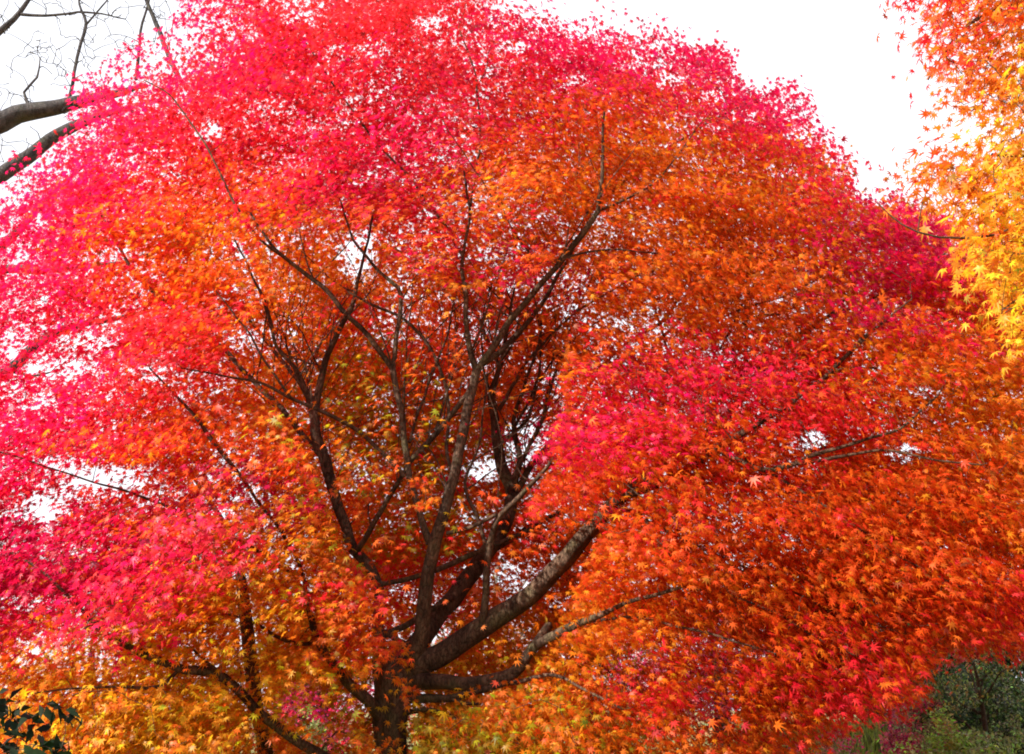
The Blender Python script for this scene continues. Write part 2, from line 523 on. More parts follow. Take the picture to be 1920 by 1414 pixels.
# limbs: rows (px, py, width in photo px, distance Y); 'clear' = share of the leaves in front that are missing
LIMBS = [
    # big right limb
    ("limb", .95, [(745, 1262, 60, 8.2), (800, 1240, 56, 8.1), (860, 1208, 52, 8.0), (930, 1160, 48, 7.9), (1000, 1110, 45, 7.8), (1060, 1050, 41, 7.7), (1100, 1000, 36, 7.6)]),
    ("limb", .75, [(1060, 1050, 41, 7.7), (1100, 1000, 37, 7.6), (1150, 945, 32, 7.6), (1195, 908, 28, 7.6)]),
    ("limb", .35, [(1150, 945, 32, 7.6), (1210, 895, 28, 7.6), (1275, 850, 25, 7.6), (1340, 805, 22, 7.6), (1400, 730, 18, 7.7), (1450, 668, 14, 7.7), (1500, 625, 11, 7.7), (1560, 590, 9, 7.7), (1612, 575, 6, 7.7)]),
    ("limb", .6, [(1170, 930, 22, 7.5), (1240, 905, 20, 7.3), (1300, 872, 19, 7.1), (1345, 838, 17, 7.0), (1430, 790, 14, 6.9), (1540, 712, 11, 6.9), (1600, 655, 8, 6.9), (1645, 612, 5, 6.9)]),
    ("limb", .7, [(1340, 840, 14, 7.0), (1430, 880, 12, 6.6), (1525, 855, 10, 6.5), (1600, 832, 8, 6.4), (1690, 800, 6, 6.4), (1760, 740, 4, 6.4)]),
    ("limb", .6, [(1450, 878, 10, 6.6), (1560, 858, 8, 6.4), (1650, 845, 6, 6.3), (1750, 862, 5, 6.2), (1840, 872, 4, 6.2)]),
    ("limb", .5, [(1395, 735, 10, 7.7), (1375, 650, 8, 7.8), (1400, 600, 6, 7.8), (1460, 590, 8, 7.8), (1500, 570, 5, 7.8), (1560, 540, 4, 7.8)]),
    # dark limb behind, rising right
    ("limb", .9, [(755, 1255, 52, 8.3), (795, 1190, 46, 8.5), (850, 1120, 43, 8.7), (905, 1045, 38, 8.9), (945, 985, 34, 9.1), (960, 930, 30, 9.2), (938, 870, 27, 9.3), (930, 800, 23, 9.3), (920, 740, 16, 9.3), (938, 690, 11, 9.3), (950, 620, 8, 9.3), (965, 540, 5, 9.3)]),
    ("limb", .7, [(955, 935, 16, 9.2), (975, 860, 14, 9.3), (962, 790, 11, 9.4), (985, 720, 8, 9.4), (1010, 640, 6, 9.5), (1020, 560, 4, 9.5)]),
    ("limb", .3, [(965, 925, 18, 9.2), (1000, 870, 14, 9.4), (1030, 830, 11, 9.5), (1075, 770, 8, 9.6), (1120, 700, 6, 9.7), (1180, 640, 5, 9.8), (1245, 600, 9, 9.8), (1275, 550, 7, 9.8), (1300, 510, 4, 9.8)]),
    ("limb", .6, [(940, 830, 10, 9.3), (985, 790, 7, 9.2), (1010, 720, 5, 9.1), (1060, 650, 4, 9.0), (1140, 590, 3, 9)]),
    ("limb", .6, [(1290, 640, 6, 8.2), (1370, 587, 5, 8.2), (1460, 560, 4, 8.2), (1540, 520, 3, 8.2)]),
    ("limb", .6, [(1250, 655, 7, 8.6), (1228, 565, 5, 8.6), (1222, 470, 3, 8.6)]),
    ("limb", .7, [(1490, 640, 8, 7.7), (1545, 600, 6, 7.7), (1590, 555, 4, 7.7)]),
    ("limb", .7, [(1545, 708, 9, 6.9), (1580, 692, 6, 6.9), (1645, 690, 4, 6.9)]),
    ("limb", .7, [(1550, 705, 9, 6.9), (1612, 640, 7, 6.9), (1655, 605, 5, 6.9), (1710, 560, 3, 6.9)]),
    ("limb", .7, [(1350, 655, 6, 7.8), (1400, 560, 5, 7.8), (1425, 510, 3, 7.8)]),
    ("limb", .8, [(960, 900, 11, 9.0), (1008, 805, 8, 9.0), (1040, 705, 6, 9.0), (1072, 610, 5, 9.0), (1110, 520, 3, 9.0)]),
    ("limb", .8, [(935, 770, 10, 9.1), (985, 685, 8, 9.0), (1040, 620, 6, 8.9), (1120, 560, 5, 8.8), (1200, 515, 3, 8.8)]),
    ("limb", .8, [(925, 760, 8, 9.2), (908, 690, 6, 9.2), (903, 610, 4, 9.2), (925, 520, 3, 9.2)]),
    ("limb", .8, [(965, 800, 8, 9.2), (1000, 735, 6, 9.2), (1015, 640, 5, 9.2), (1000, 550, 3, 9.2)]),
    # slim upright limb in front, forking high
    ("limb", .97, [(772, 1245, 40, 8.1), (790, 1190, 37, 8.0), (797, 1120, 34, 7.9), (806, 1050, 31, 7.85), (820, 1000, 29, 7.8), (838, 945, 27, 7.75), (853, 880, 25, 7.7), (872, 795, 23, 7.7), (886, 725, 21, 7.7), (894, 692, 20, 7.7)]),
    ("limb", .95, [(894, 697, 16, 7.7), (880, 650, 13, 7.65), (873, 600, 12, 7.6), (872, 545, 11, 7.6), (868, 480, 8, 7.6), (880, 400, 6, 7.6), (870, 320, 4, 7.6)]),
    ("limb", .95, [(894, 695, 18, 7.7), (932, 640, 16, 7.65), (972, 582, 15, 7.6), (1020, 525, 14, 7.5), (1058, 485, 13, 7.4), (1092, 440, 15, 7.3), (1122, 395, 12, 7.25)]),
    ("limb", .6, [(1122, 395, 12, 7.25), (1128, 330, 9, 7.2), (1130, 260, 7, 7.2), (1133, 210, 5, 7.1)]),
    ("limb", .5, [(1122, 395, 8, 7.25), (1180, 370, 6, 7.2), (1240, 330, 4, 7.1), (1300, 250, 3, 7.1)]),
    ("limb", .9, [(1062, 483, 6, 7.4), (1110, 472, 5, 7.3), (1160, 468, 4, 7.2), (1230, 475, 3, 7.2)]),
    ("limb", .9, [(896, 690, 14, 7.75), (950, 648, 13, 7.9), (1000, 592, 11, 8.0), (1038, 530, 9, 8.1), (1075, 470, 6, 8.1), (1100, 400, 4, 8.1)]),
    # limb rising left of it
    ("limb", .95, [(806, 1020, 18, 7.85), (790, 975, 16, 7.8), (772, 915, 15, 7.8), (764, 860, 15, 7.8), (752, 780, 15, 7.8), (736, 690, 15, 7.8)]),
    ("limb", .95, [(736, 692, 13, 7.8), (692, 632, 12, 7.7), (642, 582, 12, 7.6), (602, 535, 11, 7.5), (545, 492, 9, 7.4), (505, 455, 7, 7.3), (470, 400, 5, 7.3)]),
    ("limb", .95, [(737, 690, 12, 7.8), (746, 620, 11, 7.8), (751, 552, 10, 7.8), (735, 530, 9, 7.8), (700, 495, 7, 7.8), (662, 450, 6, 7.8), (640, 380, 4, 7.8)]),
    ("limb", .9, [(766, 868, 12, 7.9), (802, 828, 14, 7.9), (842, 785, 13, 7.85), (884, 728, 12, 7.75)]),
    ("limb", .9, [(842, 785, 9, 7.85), (838, 730, 8, 7.9), (815, 670, 8, 7.9), (785, 625, 8, 7.9), (745, 590, 7, 7.9), (690, 568, 6, 7.9), (650, 545, 4, 7.9)]),
    ("limb", .9, [(845, 880, 8, 7.75), (838, 840, 9, 7.9), (842, 785, 8, 7.85)]),
    ("limb", .85, [(768, 830, 7, 8.0), (785, 770, 7, 8.1), (810, 700, 6, 8.1), (835, 640, 5, 8.2), (850, 570, 4, 8.2)]),
    ("limb", .9, [(758, 893, 9, 7.75), (705, 835, 10, 7.7), (645, 792, 10, 7.6), (585, 765, 9, 7.5), (540, 742, 8, 7.4), (480, 715, 7, 7.3), (415, 705, 5, 7.2), (340, 690, 4, 7.1)]),
    ("limb", .85, [(545, 745, 7, 7.4), (505, 690, 6, 7.3), (470, 630, 5, 7.2), (440, 590, 4, 7.2), (400, 540, 3, 7.2)]),
    # stem going up the left of the trunk
    ("limb", .45, [(722, 1330, 44, 8.2), (712, 1260, 36, 8.25), (710, 1180, 28, 8.3), (710, 1110, 23, 8.35), (692, 1062, 24, 8.4), (662, 1030, 24, 8.4), (650, 990, 25, 8.4)]),
    ("limb", .9, [(650, 990, 25, 8.4), (628, 930, 25, 8.4), (608, 862, 26, 8.4), (592, 805, 25, 8.4), (593, 755, 18, 8.4), (603, 705, 16, 8.4), (622, 650, 14, 8.35), (642, 605, 12, 8.3), (664, 560, 10, 8.3), (680, 490, 7, 8.3), (700, 400, 5, 8.3)]),
    ("limb", .9, [(592, 800, 16, 8.4), (577, 745, 13, 8.4), (560, 700, 10, 8.4), (520, 650, 8, 8.4), (500, 580, 10, 8.4), (480, 530, 6, 8.4), (440, 450, 4, 8.4)]),
    ("limb", .9, [(664, 1040, 14, 8.35), (690, 1000, 13, 8.2), (728, 935, 12, 8.0), (758, 885, 10, 7.8)]),
    ("limb", .8, [(715, 1095, 12, 8.35), (790, 1080, 13, 8.5), (860, 1050, 14, 8.6), (905, 1030, 12, 8.7), (960, 1010, 10, 8.7), (1040, 965, 7, 8.7)]),
    ("limb", .9, [(712, 1195, 16, 8.3), (760, 1172, 15, 8.35), (805, 1145, 13, 8.4), (850, 1120, 10, 8.6)]),
    ("limb", .9, [(722, 1185, 14, 8.3), (745, 1200, 13, 8.25), (775, 1215, 12, 8.2)]),
    # upright shoot off the big right limb
    ("limb", .9, [(903, 1180, 22, 7.9), (912, 1115, 18, 7.8), (914, 1050, 17, 7.75), (922, 1000, 16, 7.7), (940, 962, 14, 7.6), (975, 932, 13, 7.5), (1010, 895, 10, 7.4), (1032, 868, 8, 7.3)]),
    ("limb", .9, [(913, 1030, 10, 7.75), (893, 965, 9, 7.8), (872, 905, 8, 7.85), (892, 850, 6, 7.9), (905, 790, 5, 7.9), (915, 700, 4, 8.0)]),
    ("limb", .8, [(838, 1000, 10, 7.8), (880, 990, 10, 7.7), (930, 965, 9, 7.6)]),
    # low limbs at the left
    ("limb", .85, [(712, 1345, 30, 8.15), (690, 1312, 27, 8.0), (650, 1275, 24, 7.9), (618, 1238, 21, 7.8), (592, 1195, 18, 7.8), (580, 1140, 13, 7.8), (572, 1090, 10, 7.8), (540, 1020, 8, 7.7), (500, 960, 7, 7.6), (445, 885, 9, 7.6), (400, 830, 11, 7.6), (375, 790, 9, 7.6), (330, 742, 6, 7.5), (280, 690, 4, 7.4)]),
    ("limb", .8, [(600, 1206, 9, 7.8), (560, 1206, 9, 7.6), (515, 1190, 8, 7.5), (470, 1165, 6, 7.4), (420, 1150, 4, 7.3)]),
    ("limb", .9, [(715, 1490, 34, 8.1), (640, 1440, 28, 7.8), (572, 1397, 23, 7.6), (520, 1362, 22, 7.5), (482, 1335, 22, 7.4), (440, 1288, 22, 7.3), (402, 1262, 22, 7.2), (345, 1256, 20, 7.1)]),
    ("limb", .4, [(345, 1256, 20, 7.1), (290, 1236, 18, 7.0), (232, 1210, 15, 6.9), (195, 1185, 11, 6.8), (140, 1130, 8, 6.8), (60, 1060, 6, 6.8), (-60, 980, 4, 6.8)]),
    ("limb", .8, [(335, 1256, 9, 7.1), (298, 1287, 8, 7.0), (245, 1291, 7, 6.9), (160, 1288, 5, 6.8), (60, 1300, 4, 6.8)]),
    ("limb", .8, [(412, 1262, 9, 7.2), (385, 1240, 8, 7.2), (360, 1215, 5, 7.2)]),
    # low limbs at the right
    ("limb", .8, [(760, 1278, 42, 8.2), (810, 1278, 36, 8.0), (860, 1280, 34, 7.8), (920, 1278, 31, 7.6), (962, 1262, 28, 7.5), (985, 1235, 26, 7.4), (1012, 1205, 24, 7.3), (1060, 1180, 20, 7.1), (1105, 1162, 15, 7.0), (1180, 1130, 10, 6.8), (1280, 1100, 8, 6.6)]),
    ("limb", .8, [(978, 1245, 20, 7.4), (1000, 1212, 22, 7.5), (1030, 1172, 20, 7.6)]),
    ("limb", .9, [(765, 1310, 24, 8.2), (815, 1309, 20, 8.0), (860, 1308, 18, 7.8), (910, 1291, 14, 7.6), (965, 1278, 11, 7.4), (1040, 1268, 8, 7.2), (1090, 1290, 6, 7.0), (1170, 1330, 5, 6.8)]),
    ("limb", .9, [(845, 1308, 14, 7.85), (868, 1318, 10, 7.75), (900, 1320, 6, 7.6)]),
    ("limb", .8, [(765, 1335, 14, 8.2), (810, 1331, 11, 8.0), (840, 1340, 7, 7.9), (870, 1352, 5, 7.8)]),
    ("limb", .5, [(1105, 1165, 8, 7.2), (1190, 1158, 7, 6.9), (1260, 1170, 6, 6.7), (1330, 1188, 6, 6.6), (1390, 1208, 4, 6.5), (1480, 1232, 3, 6.4)]),
    ("limb", .5, [(1280, 1100, 6, 6.8), (1370, 1115, 5, 6.6), (1450, 1150, 5, 6.5), (1540, 1200, 4, 6.4), (1630, 1240, 3, 6.3)]),
    ("limb", .5, [(1430, 880, 8, 6.8), (1520, 930, 6, 6.6), (1600, 985, 5, 6.5), (1680, 1040, 4, 6.4), (1800, 1100, 3, 6.3)]),
    ("limb", .5, [(1150, 945, 10, 7.6), (1280, 1010, 7, 7.2), (1400, 1065, 5, 6.9), (1510, 1120, 4, 6.8), (1600, 1160, 3, 6.7), (1700, 1190, 3, 6.6)]),
    # limbs lost in the crown at the left and the top
    ("limb", .1, [(608, 862, 16, 8.4), (520, 760, 12, 8.6), (400, 640, 10, 8.6), (260, 520, 8, 8.6), (190, 400, 6, 8.5), (150, 330, 4, 8.5)]),
    ("limb", .3, [(545, 492, 7, 7.4), (470, 430, 6, 7.2), (400, 300, 5, 7.1), (330, 190, 4, 7.1), (270, 150, 3, 7.1)]),
    ("limb", .3, [(868, 480, 8, 7.6), (790, 360, 6, 7.8), (700, 260, 5, 7.8), (620, 150, 4, 7.8), (560, 60, 3, 7.8)]),
    ("limb", .3, [(880, 400, 6, 7.6), (900, 260, 5, 7.6), (890, 140, 4, 7.6), (860, 50, 3, 7.6)]),
    ("limb", .2, [(1100, 400, 8, 8.1), (1220, 300, 6, 8.3), (1330, 230, 5, 8.3), (1430, 180, 3, 8.3)]),
    ("limb", .1, [(1400, 730, 12, 7.7), (1400, 560, 9, 8.4), (1420, 430, 6, 8.6), (1500, 330, 4, 8.6)]),
    ("limb", .1, [(1612, 575, 6, 7.7), (1700, 520, 5, 7.5), (1780, 470, 4, 7.4)]),
    ("limb", .1, [(938, 690, 11, 9.3), (860, 520, 8, 10.2), (760, 330, 6, 10.4), (700, 180, 4, 10.3)]),
    ("limb", .1, [(1030, 830, 11, 9.5), (1180, 700, 9, 10.4), (1350, 520, 7, 10.6), (1500, 420, 5, 10.4)]),
    ("limb", .1, [(593, 755, 12, 8.4), (500, 640, 9, 9.6), (380, 480, 7, 10), (300, 330, 5, 10)]),
    ("limb", .1, [(572, 1090, 9, 7.8), (420, 1000, 8, 7.3), (260, 930, 6, 7), (100, 880, 4, 6.9), (-80, 820, 3, 6.9)]),
    ("limb", .1, [(905, 1045, 14, 8.9), (1050, 960, 11, 9.9), (1250, 900, 9, 10.6), (1500, 850, 7, 11), (1750, 800, 5, 11)]),
]
TRUNK = [(742, 1760, 150, 8.2), (740, 1690, 118, 8.2), (737, 1600, 94, 8.2), (735, 1500, 80, 8.2), (734, 1414, 72, 8.2), (730, 1370, 75, 8.2), (733, 1330, 84, 8.2), (738, 1290, 90, 8.2), (744, 1255, 84, 8.2), (752, 1225, 60, 8.2)]


def limb_path(rows, step=.07, wob=.006):
    r = np.array(rows, float)
    P = world(r[:, 0], r[:, 1], r[:, 3])
    rad = r[:, 2] / 2 * .80 * axial(r[:, 0], r[:, 1], r[:, 3]) / F
    sm = smooth_path(np.hstack([P, rad[:, None]]), step)
    k = len(sm)
    ph = rng.uniform(0, 6, 4)
    s = np.arange(k) * step
    env = np.clip(np.minimum(np.arange(k), np.arange(k)[::-1]) / 4., 0, 1)
    sm[:, 0] += wob * env * (np.sin(s * 9 + ph[0]) + .6 * np.sin(s * 19 + ph[1]))
    sm[:, 2] += wob * env * (np.sin(s * 8 + ph[2]) + .6 * np.sin(s * 17 + ph[3]))
    return sm


MW, MH = 480, 354                                   # mask of where limbs stay uncovered, 4 px cells
mask_d = np.full((MH, MW), -1.0)
mask_p = np.zeros((MH, MW))


def stamp(rows, clear):
    r = np.array(rows, float)
    sm = smooth_path(r, 5.0)
    yy, xx = np.mgrid[0:MH, 0:MW]
    for px, py, wd, Y in sm:
        rad = wd / 2 + 6
        x0, x1 = int(max(0, (px - rad) / 4)), int(min(MW, (px + rad) / 4 + 1))
        y0, y1 = int(max(0, (py - rad) / 4)), int(min(MH, (py + rad) / 4 + 1))
        if x1 <= x0 or y1 <= y0:
            continue
        sub = (xx[y0:y1, x0:x1] * 4 + 2 - px) ** 2 + (yy[y0:y1, x0:x1] * 4 + 2 - py) ** 2 < rad * rad
        md = mask_d[y0:y1, x0:x1]; mp = mask_p[y0:y1, x0:x1]
        better = sub & (clear >= mp)
        md[better] = np.maximum(md[better], Y) if True else Y
        mp[better] = clear


maple = thing("maple_tree", tuple(BASE), "huge spreading maple with a dark forked trunk and a crown turning from crimson to orange", "tree")
tp = limb_path(TRUNK, .05, .004)
tb = Tubes(); tb.add(tp, 28, .10)
tb.build("trunk", M_BARK, maple, BASE)
nodes = [tp[:, :3]]; node_r = [tp[:, 3]]
stamp([q for q in TRUNK], .93)
for nm, clear, rows in LIMBS:
    far_out = np.mean([(q[0] > 1120) or (q[0] < 430) for q in rows])
    clear = clear * (1 - .15 * far_out)
    p = limb_path(rows)
    tb = Tubes()
    wmax = max(q[2] for q in rows)
    tb.add(p, 18 if wmax > 24 else (10 if wmax > 10 else 7), .07 if wmax > 15 else .04)
    tb.build(nm, M_BARK if wmax > 11 else M_TWIG, maple, BASE)
    nodes.append(p[2:, :3]); node_r.append(p[2:, 3])
    stamp(rows, clear)
nodes = np.vstack(nodes); node_r = np.concatenate(node_r)
stamp([(497, 1420, 30, 10.2), (482, 1340, 27, 10.2), (471, 1250, 26, 10.2), (460, 1150, 24, 10.2), (452, 1080, 17, 10.2)], .86)

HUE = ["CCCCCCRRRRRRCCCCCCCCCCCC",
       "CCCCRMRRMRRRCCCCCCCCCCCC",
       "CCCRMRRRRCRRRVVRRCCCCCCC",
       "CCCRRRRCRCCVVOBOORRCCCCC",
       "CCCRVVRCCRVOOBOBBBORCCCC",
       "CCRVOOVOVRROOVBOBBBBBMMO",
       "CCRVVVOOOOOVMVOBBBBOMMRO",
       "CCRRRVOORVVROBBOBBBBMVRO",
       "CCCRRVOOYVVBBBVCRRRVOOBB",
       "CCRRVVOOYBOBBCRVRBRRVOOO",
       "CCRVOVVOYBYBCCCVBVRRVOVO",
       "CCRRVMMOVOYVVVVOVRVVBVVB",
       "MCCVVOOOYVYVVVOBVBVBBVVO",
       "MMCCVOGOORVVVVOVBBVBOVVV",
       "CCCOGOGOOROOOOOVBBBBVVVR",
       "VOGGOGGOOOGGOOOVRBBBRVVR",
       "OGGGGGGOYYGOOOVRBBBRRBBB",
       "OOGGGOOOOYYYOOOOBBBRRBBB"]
DEN = ["000014567765432200000000",
       "001346778887788764000000",
       "003677777888887777300000",
       "015777777788899988820000",
       "257777777788899999985400",
       "356778684577999999999987",
       "456777778899999999999999",
       "454677788899988999999999",
       "445777778999999999999999",
       "566777778899999999999999",
       "566777778887799999999999",
       "553678888888699999999999",
       "667777888889979999999999",
       "777878888878999999999999",
       "656678887688999999999999",
       "445656677677888779999987",
       "567777665677888667888400",
       "678888755778888667785200"]
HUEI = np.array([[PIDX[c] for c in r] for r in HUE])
DENF = np.array([[int(c) / 9 for c in r] for r in DEN])


def cell(px, py):
    return (np.clip((py // 80).astype(int), 0, 17), np.clip((px // 80).astype(int), 0, 23))


def in_poly(px, py, poly):
    poly = np.asarray(poly, float)
    c = np.zeros(len(px), bool)
    x0, y0 = poly[-1]
    for x1, y1 in poly:
        cond = ((y1 > py) != (y0 > py)) & (px < (x0 - x1) * (py - y1) / (y0 - y1 + 1e-12) + x1)
        c ^= cond
        x0, y0 = x1, y1
    return c


CROWN = [(330, -150), (340, 20), (265, 75), (180, 110), (85, 145), (145, 200), (110, 265), (55, 305), (20, 345), (-60, 400), (-330, 560),
         (-420, 900), (-300, 1250), (-120, 1440), (0, 1560), (500, 1560), (690, 1520), (790, 1520), (1500, 1500), (1530, 1400), (1640, 1345),
         (1715, 1315), (1735, 1255), (1790, 1205), (1860, 1200), (1920, 1235), (2050, 1240), (2230, 1000), (2200, 650), (2000, 480), (1880, 420),
         (1785, 425), (1755, 385), (1690, 365), (1610, 345), (1592, 300), (1560, 245), (1515, 190), (1490, 130), (1440, 150), (1400, 175), (1375, 95), (1330, 75), (1270, 40),
         (1180, 50), (1120, 10), (1040, 20), (960, 10), (900, -150)]
OPEN = [(480, 430), (620, 420), (700, 480), (860, 545), (1000, 530), (1060, 480), (1120, 390), (1160, 440), (1080, 560), (1040, 690), (1060, 760),
        (1000, 850), (1020, 900), (985, 960), (1000, 990), (1110, 985), (1110, 1050), (1060, 1150), (1000, 1260), (800, 1320), (780, 1240), (740, 1180),
        (720, 1100), (640, 1030), (600, 900), (540, 790), (440, 720), (400, 690), (460, 600), (520, 560)]
# gaps in the crown: (px, py, rx, ry, share of leaves missing)
GAPS = [(450, 60, 40, 16, .6), (560, 30, 30, 14, .6), (330, 130, 36, 14, .6), (700, 90, 36, 14, .5), (800, 40, 30, 14, .6), (960, 90, 34, 16, .6), (500, 200, 44, 16, .5), (120, 330, 40, 16, .6), (330, 330, 40, 14, .45), (60, 560, 44, 18, .6), (180, 640, 44, 14, .5), (1260, 150, 34, 14, .6), (1460, 320, 30, 16, .5), (600, 1400, 60, 30, .6), (1330, 1330, 50, 40, .5), (1230, 1230, 40, 30, .5), (1428, 118, 52, 44, .93), (1300, 60, 36, 30, .85), (1180, 35, 40, 26, .8), (1070, 10, 30, 30, .8), (1555, 215, 30, 36, .85), (1640, 350, 36, 24, .8), (1500, 250, 26, 16, .6), (1400, 215, 40, 16, .5), (1340, 180, 30, 14, .5), (1180, 120, 36, 16, .5), (1080, 150, 30, 14, .5), (170, 250, 40, 18, .6), (60, 420, 40, 16, .6), (250, 180, 34, 14, .5), (668, 480, 38, 52, .8), (905, 880, 45, 20, .85), (985, 820, 42, 55, .75), (200, 895, 95, 26, .8), (120, 870, 60, 20, .5), (105, 690, 75, 24, .8), (25, 650, 30, 40, .7),
        (465, 635, 55, 22, .6), (220, 480, 60, 18, .7), (395, 245, 30, 22, .8), (820, 1195, 44, 34, .85), (960, 1080, 70, 40, .7), (975, 1180, 40, 26, .6),
        (1250, 590, 45, 40, .35), (85, 955, 40, 40, .8), (150, 1035, 26, 12, .7), (75, 1230, 45, 40, .7), (180, 1220, 40, 30, .6), (25, 480, 40, 30, .6),
        (60, 750, 60, 18, .6), (570, 1320, 45, 50, .85), (625, 1360, 50, 50, .75), (1180, 1260, 60, 45, .7), (1340, 1260, 60, 90, .7), (1525, 825, 28, 22, .8), (1700, 850, 36, 20, .8), (1645, 1190, 22, 26, .6),
        (1430, 1225, 26, 18, .6), (1740, 735, 40, 14, .6), (1350, 1370, 50, 40, .6), (745, 1390, 60, 40, .4), (735, 1300, 60, 50, .5), (745, 590, 30, 20, .5),
        (220, 150, 40, 14, .5), (620, 230, 60, 14, .4), (860, 290, 50, 22, .45), (700, 330, 40, 20, .4), (1290, 230, 40, 20, .4), (300, 700, 40, 16, .5), (420, 960, 30, 14, .5), (40, 1130, 50, 18, .5)]


def bare_wood(P):
    px, py = to_px(P)
    n = len(P)
    ix = (px / 4).astype(int); iy = (py / 4).astype(int)
    ins = (ix >= 0) & (ix < MW) & (iy >= 0) & (iy < MH)
    cx = np.clip(ix, 0, MW - 1); cyy = np.clip(iy, 0, MH - 1)
    return ins & (P[:, 1] < mask_d[cyy, cx] + .05) & (rng.uniform(0, 1, n) < mask_p[cyy, cx])


def keep_leaf(P, rep, ns):
    """which leaves the crown really carries: its outline, its gaps, and the bare inner wood"""
    px, py = to_px(P)
    n = len(P)
    fuzz = rng.normal(0, 17, (2, ns))[:, rep] + rng.normal(0, 7, (2, n))
    k = in_poly(px + fuzz[0], py + fuzz[1], CROWN)
    for gx, gy, rx, ry, pr in GAPS:
        d = np.hypot((px - gx) / rx, (py - gy) / ry)
        k &= ~((d < 1 + rng.normal(0, .22, n)) & (rng.uniform(0, 1, n) < pr))
    op = in_poly(px, py, OPEN)
    k &= ~(op & (P[:, 1] < 8.75) & (rng.uniform(0, 1, n) < .9))
    k &= ~bare_wood(P)
    return k


def main_crown(nspray=5000, per=100):
    got = []
    tot = 0
    while tot < nspray:
        px = rng.uniform(-400, 2230, 4000); py = rng.uniform(-60, 1500, 4000)
        ok = in_poly(px, py, CROWN)
        den = DENF[cell(px, py)]
        off = (px < -60) | (px > 1980) | (py > 1460)
        den = np.where(off, .35, den)
        ok &= rng.uniform(0, 1, 4000) < den
        px, py = px[ok], py[ok]
        r2 = ((px - 820) / 1350) ** 2 + ((py - 800) / 1000) ** 2
        s = np.sqrt(np.clip(1 - r2, .04, 1))
        near = np.clip((px - 1000) / 900, 0, 1) * np.clip((py - 350) / 700, 0, 1)
        lft = np.clip((600 - px) / 600, 0, 1) * np.clip((py - 500) / 500, 0, 1)
        front = 8.5 - 2.0 * s - 1.5 * near - .6 * lft
        back = 8.9 + 2.6 * s
        u = rng.uniform(0, 1, len(px))
        t = np.where(u < .62, rng.beta(1.2, 4, len(px)), np.where(u < .76, rng.uniform(.15, .85, len(px)), rng.beta(4, 1.2, len(px))))
        Y = front + (back - front) * t
        got.append(np.stack([px, py, Y], 1)); tot += len(px)
    g = np.vstack(got)[:nspray]
    ex = np.stack([rng.uniform(400, 1200, 2200), rng.uniform(380, 1300, 2200)], 1)      # the far side of the crown
    ex = ex[in_poly(ex[:, 0], ex[:, 1], OPEN)][:430]
    g = np.vstack([g, np.hstack([ex, rng.uniform(9.6, 11.6, (len(ex), 1))])])
    nspray = len(g)
    cent = world(g[:, 0], g[:, 1], g[:, 2])
    cent[:, 2] = np.maximum(cent[:, 2], 1.0)
    j = rng.normal(0, 1, (2, nspray)) * [[85], [34]]
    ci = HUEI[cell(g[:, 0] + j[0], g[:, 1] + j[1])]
    R = rng.uniform(.3, .55, nspray)
    cnt = (per * (R / .42) ** 1.5).astype(int)

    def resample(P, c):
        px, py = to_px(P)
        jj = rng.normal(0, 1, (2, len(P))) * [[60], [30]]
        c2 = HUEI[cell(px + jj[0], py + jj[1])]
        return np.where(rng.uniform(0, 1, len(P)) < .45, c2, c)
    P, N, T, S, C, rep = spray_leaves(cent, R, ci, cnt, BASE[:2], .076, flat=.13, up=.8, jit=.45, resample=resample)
    k = keep_leaf(P, rep, nspray)
    print("crown leaves", k.sum(), "of", len(k))
    left = np.bincount(rep[k], minlength=nspray)
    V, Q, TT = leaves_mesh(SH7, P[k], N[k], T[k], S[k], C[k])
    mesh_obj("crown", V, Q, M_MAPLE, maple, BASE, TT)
    return cent[left > cnt * .45]


targets = main_crown()
# bare shoots among the inner limbs
npx, npy = to_px(nodes)
inn = np.where(in_poly(npx, npy, OPEN) & (node_r < .06) & (node_r > .012) & (npy < 1000))[0]
shoots = Tubes()
for k in rng.choice(inn, 170):
    o = nodes[k]
    d = norm(np.array([rng.normal(.12, .5), rng.normal(0, .5), rng.uniform(.5, 1.2)]))
    L = rng.uniform(.5, 1.7)
    r0 = min(node_r[k] * .5, rng.uniform(.0035, .009))
    m1 = o + d * L * .4 + rng.normal(0, .05, 3)
    e = o + d * L + rng.normal(0, .12, 3) + [0, 0, .1]
    sp = smooth_path([(*o, r0), (*m1, r0 * .75), (*e, r0 * .3)], .09)
    sp[1:, :3] += np.cumsum(rng.normal(0, .006, (len(sp) - 1, 3)), 0)
    shoots.add(sp, 5)
    for q in range(rng.integers(0, 3)):
        i = rng.integers(len(sp) // 3, len(sp) - 1)
        d2 = norm(d + rng.normal(0, .5, 3))
        l2 = L * rng.uniform(.3, .5)
        shoots.add(smooth_path([(*sp[i, :3], sp[i, 3] * .7), (*(sp[i, :3] + d2 * l2 * .5 + rng.normal(0, .02, 3)), sp[i, 3] * .5), (*(sp[i, :3] + d2 * l2), .0012)], .1), 4)
shoots.build("shoots", M_TWIG, maple, BASE)
# thin wood carrying the sprays (kept off the uncovered wood in the middle)
tw = twig_net(nodes, node_r, targets, None)
tw.build("branchwork", M_TWIG, maple, BASE)

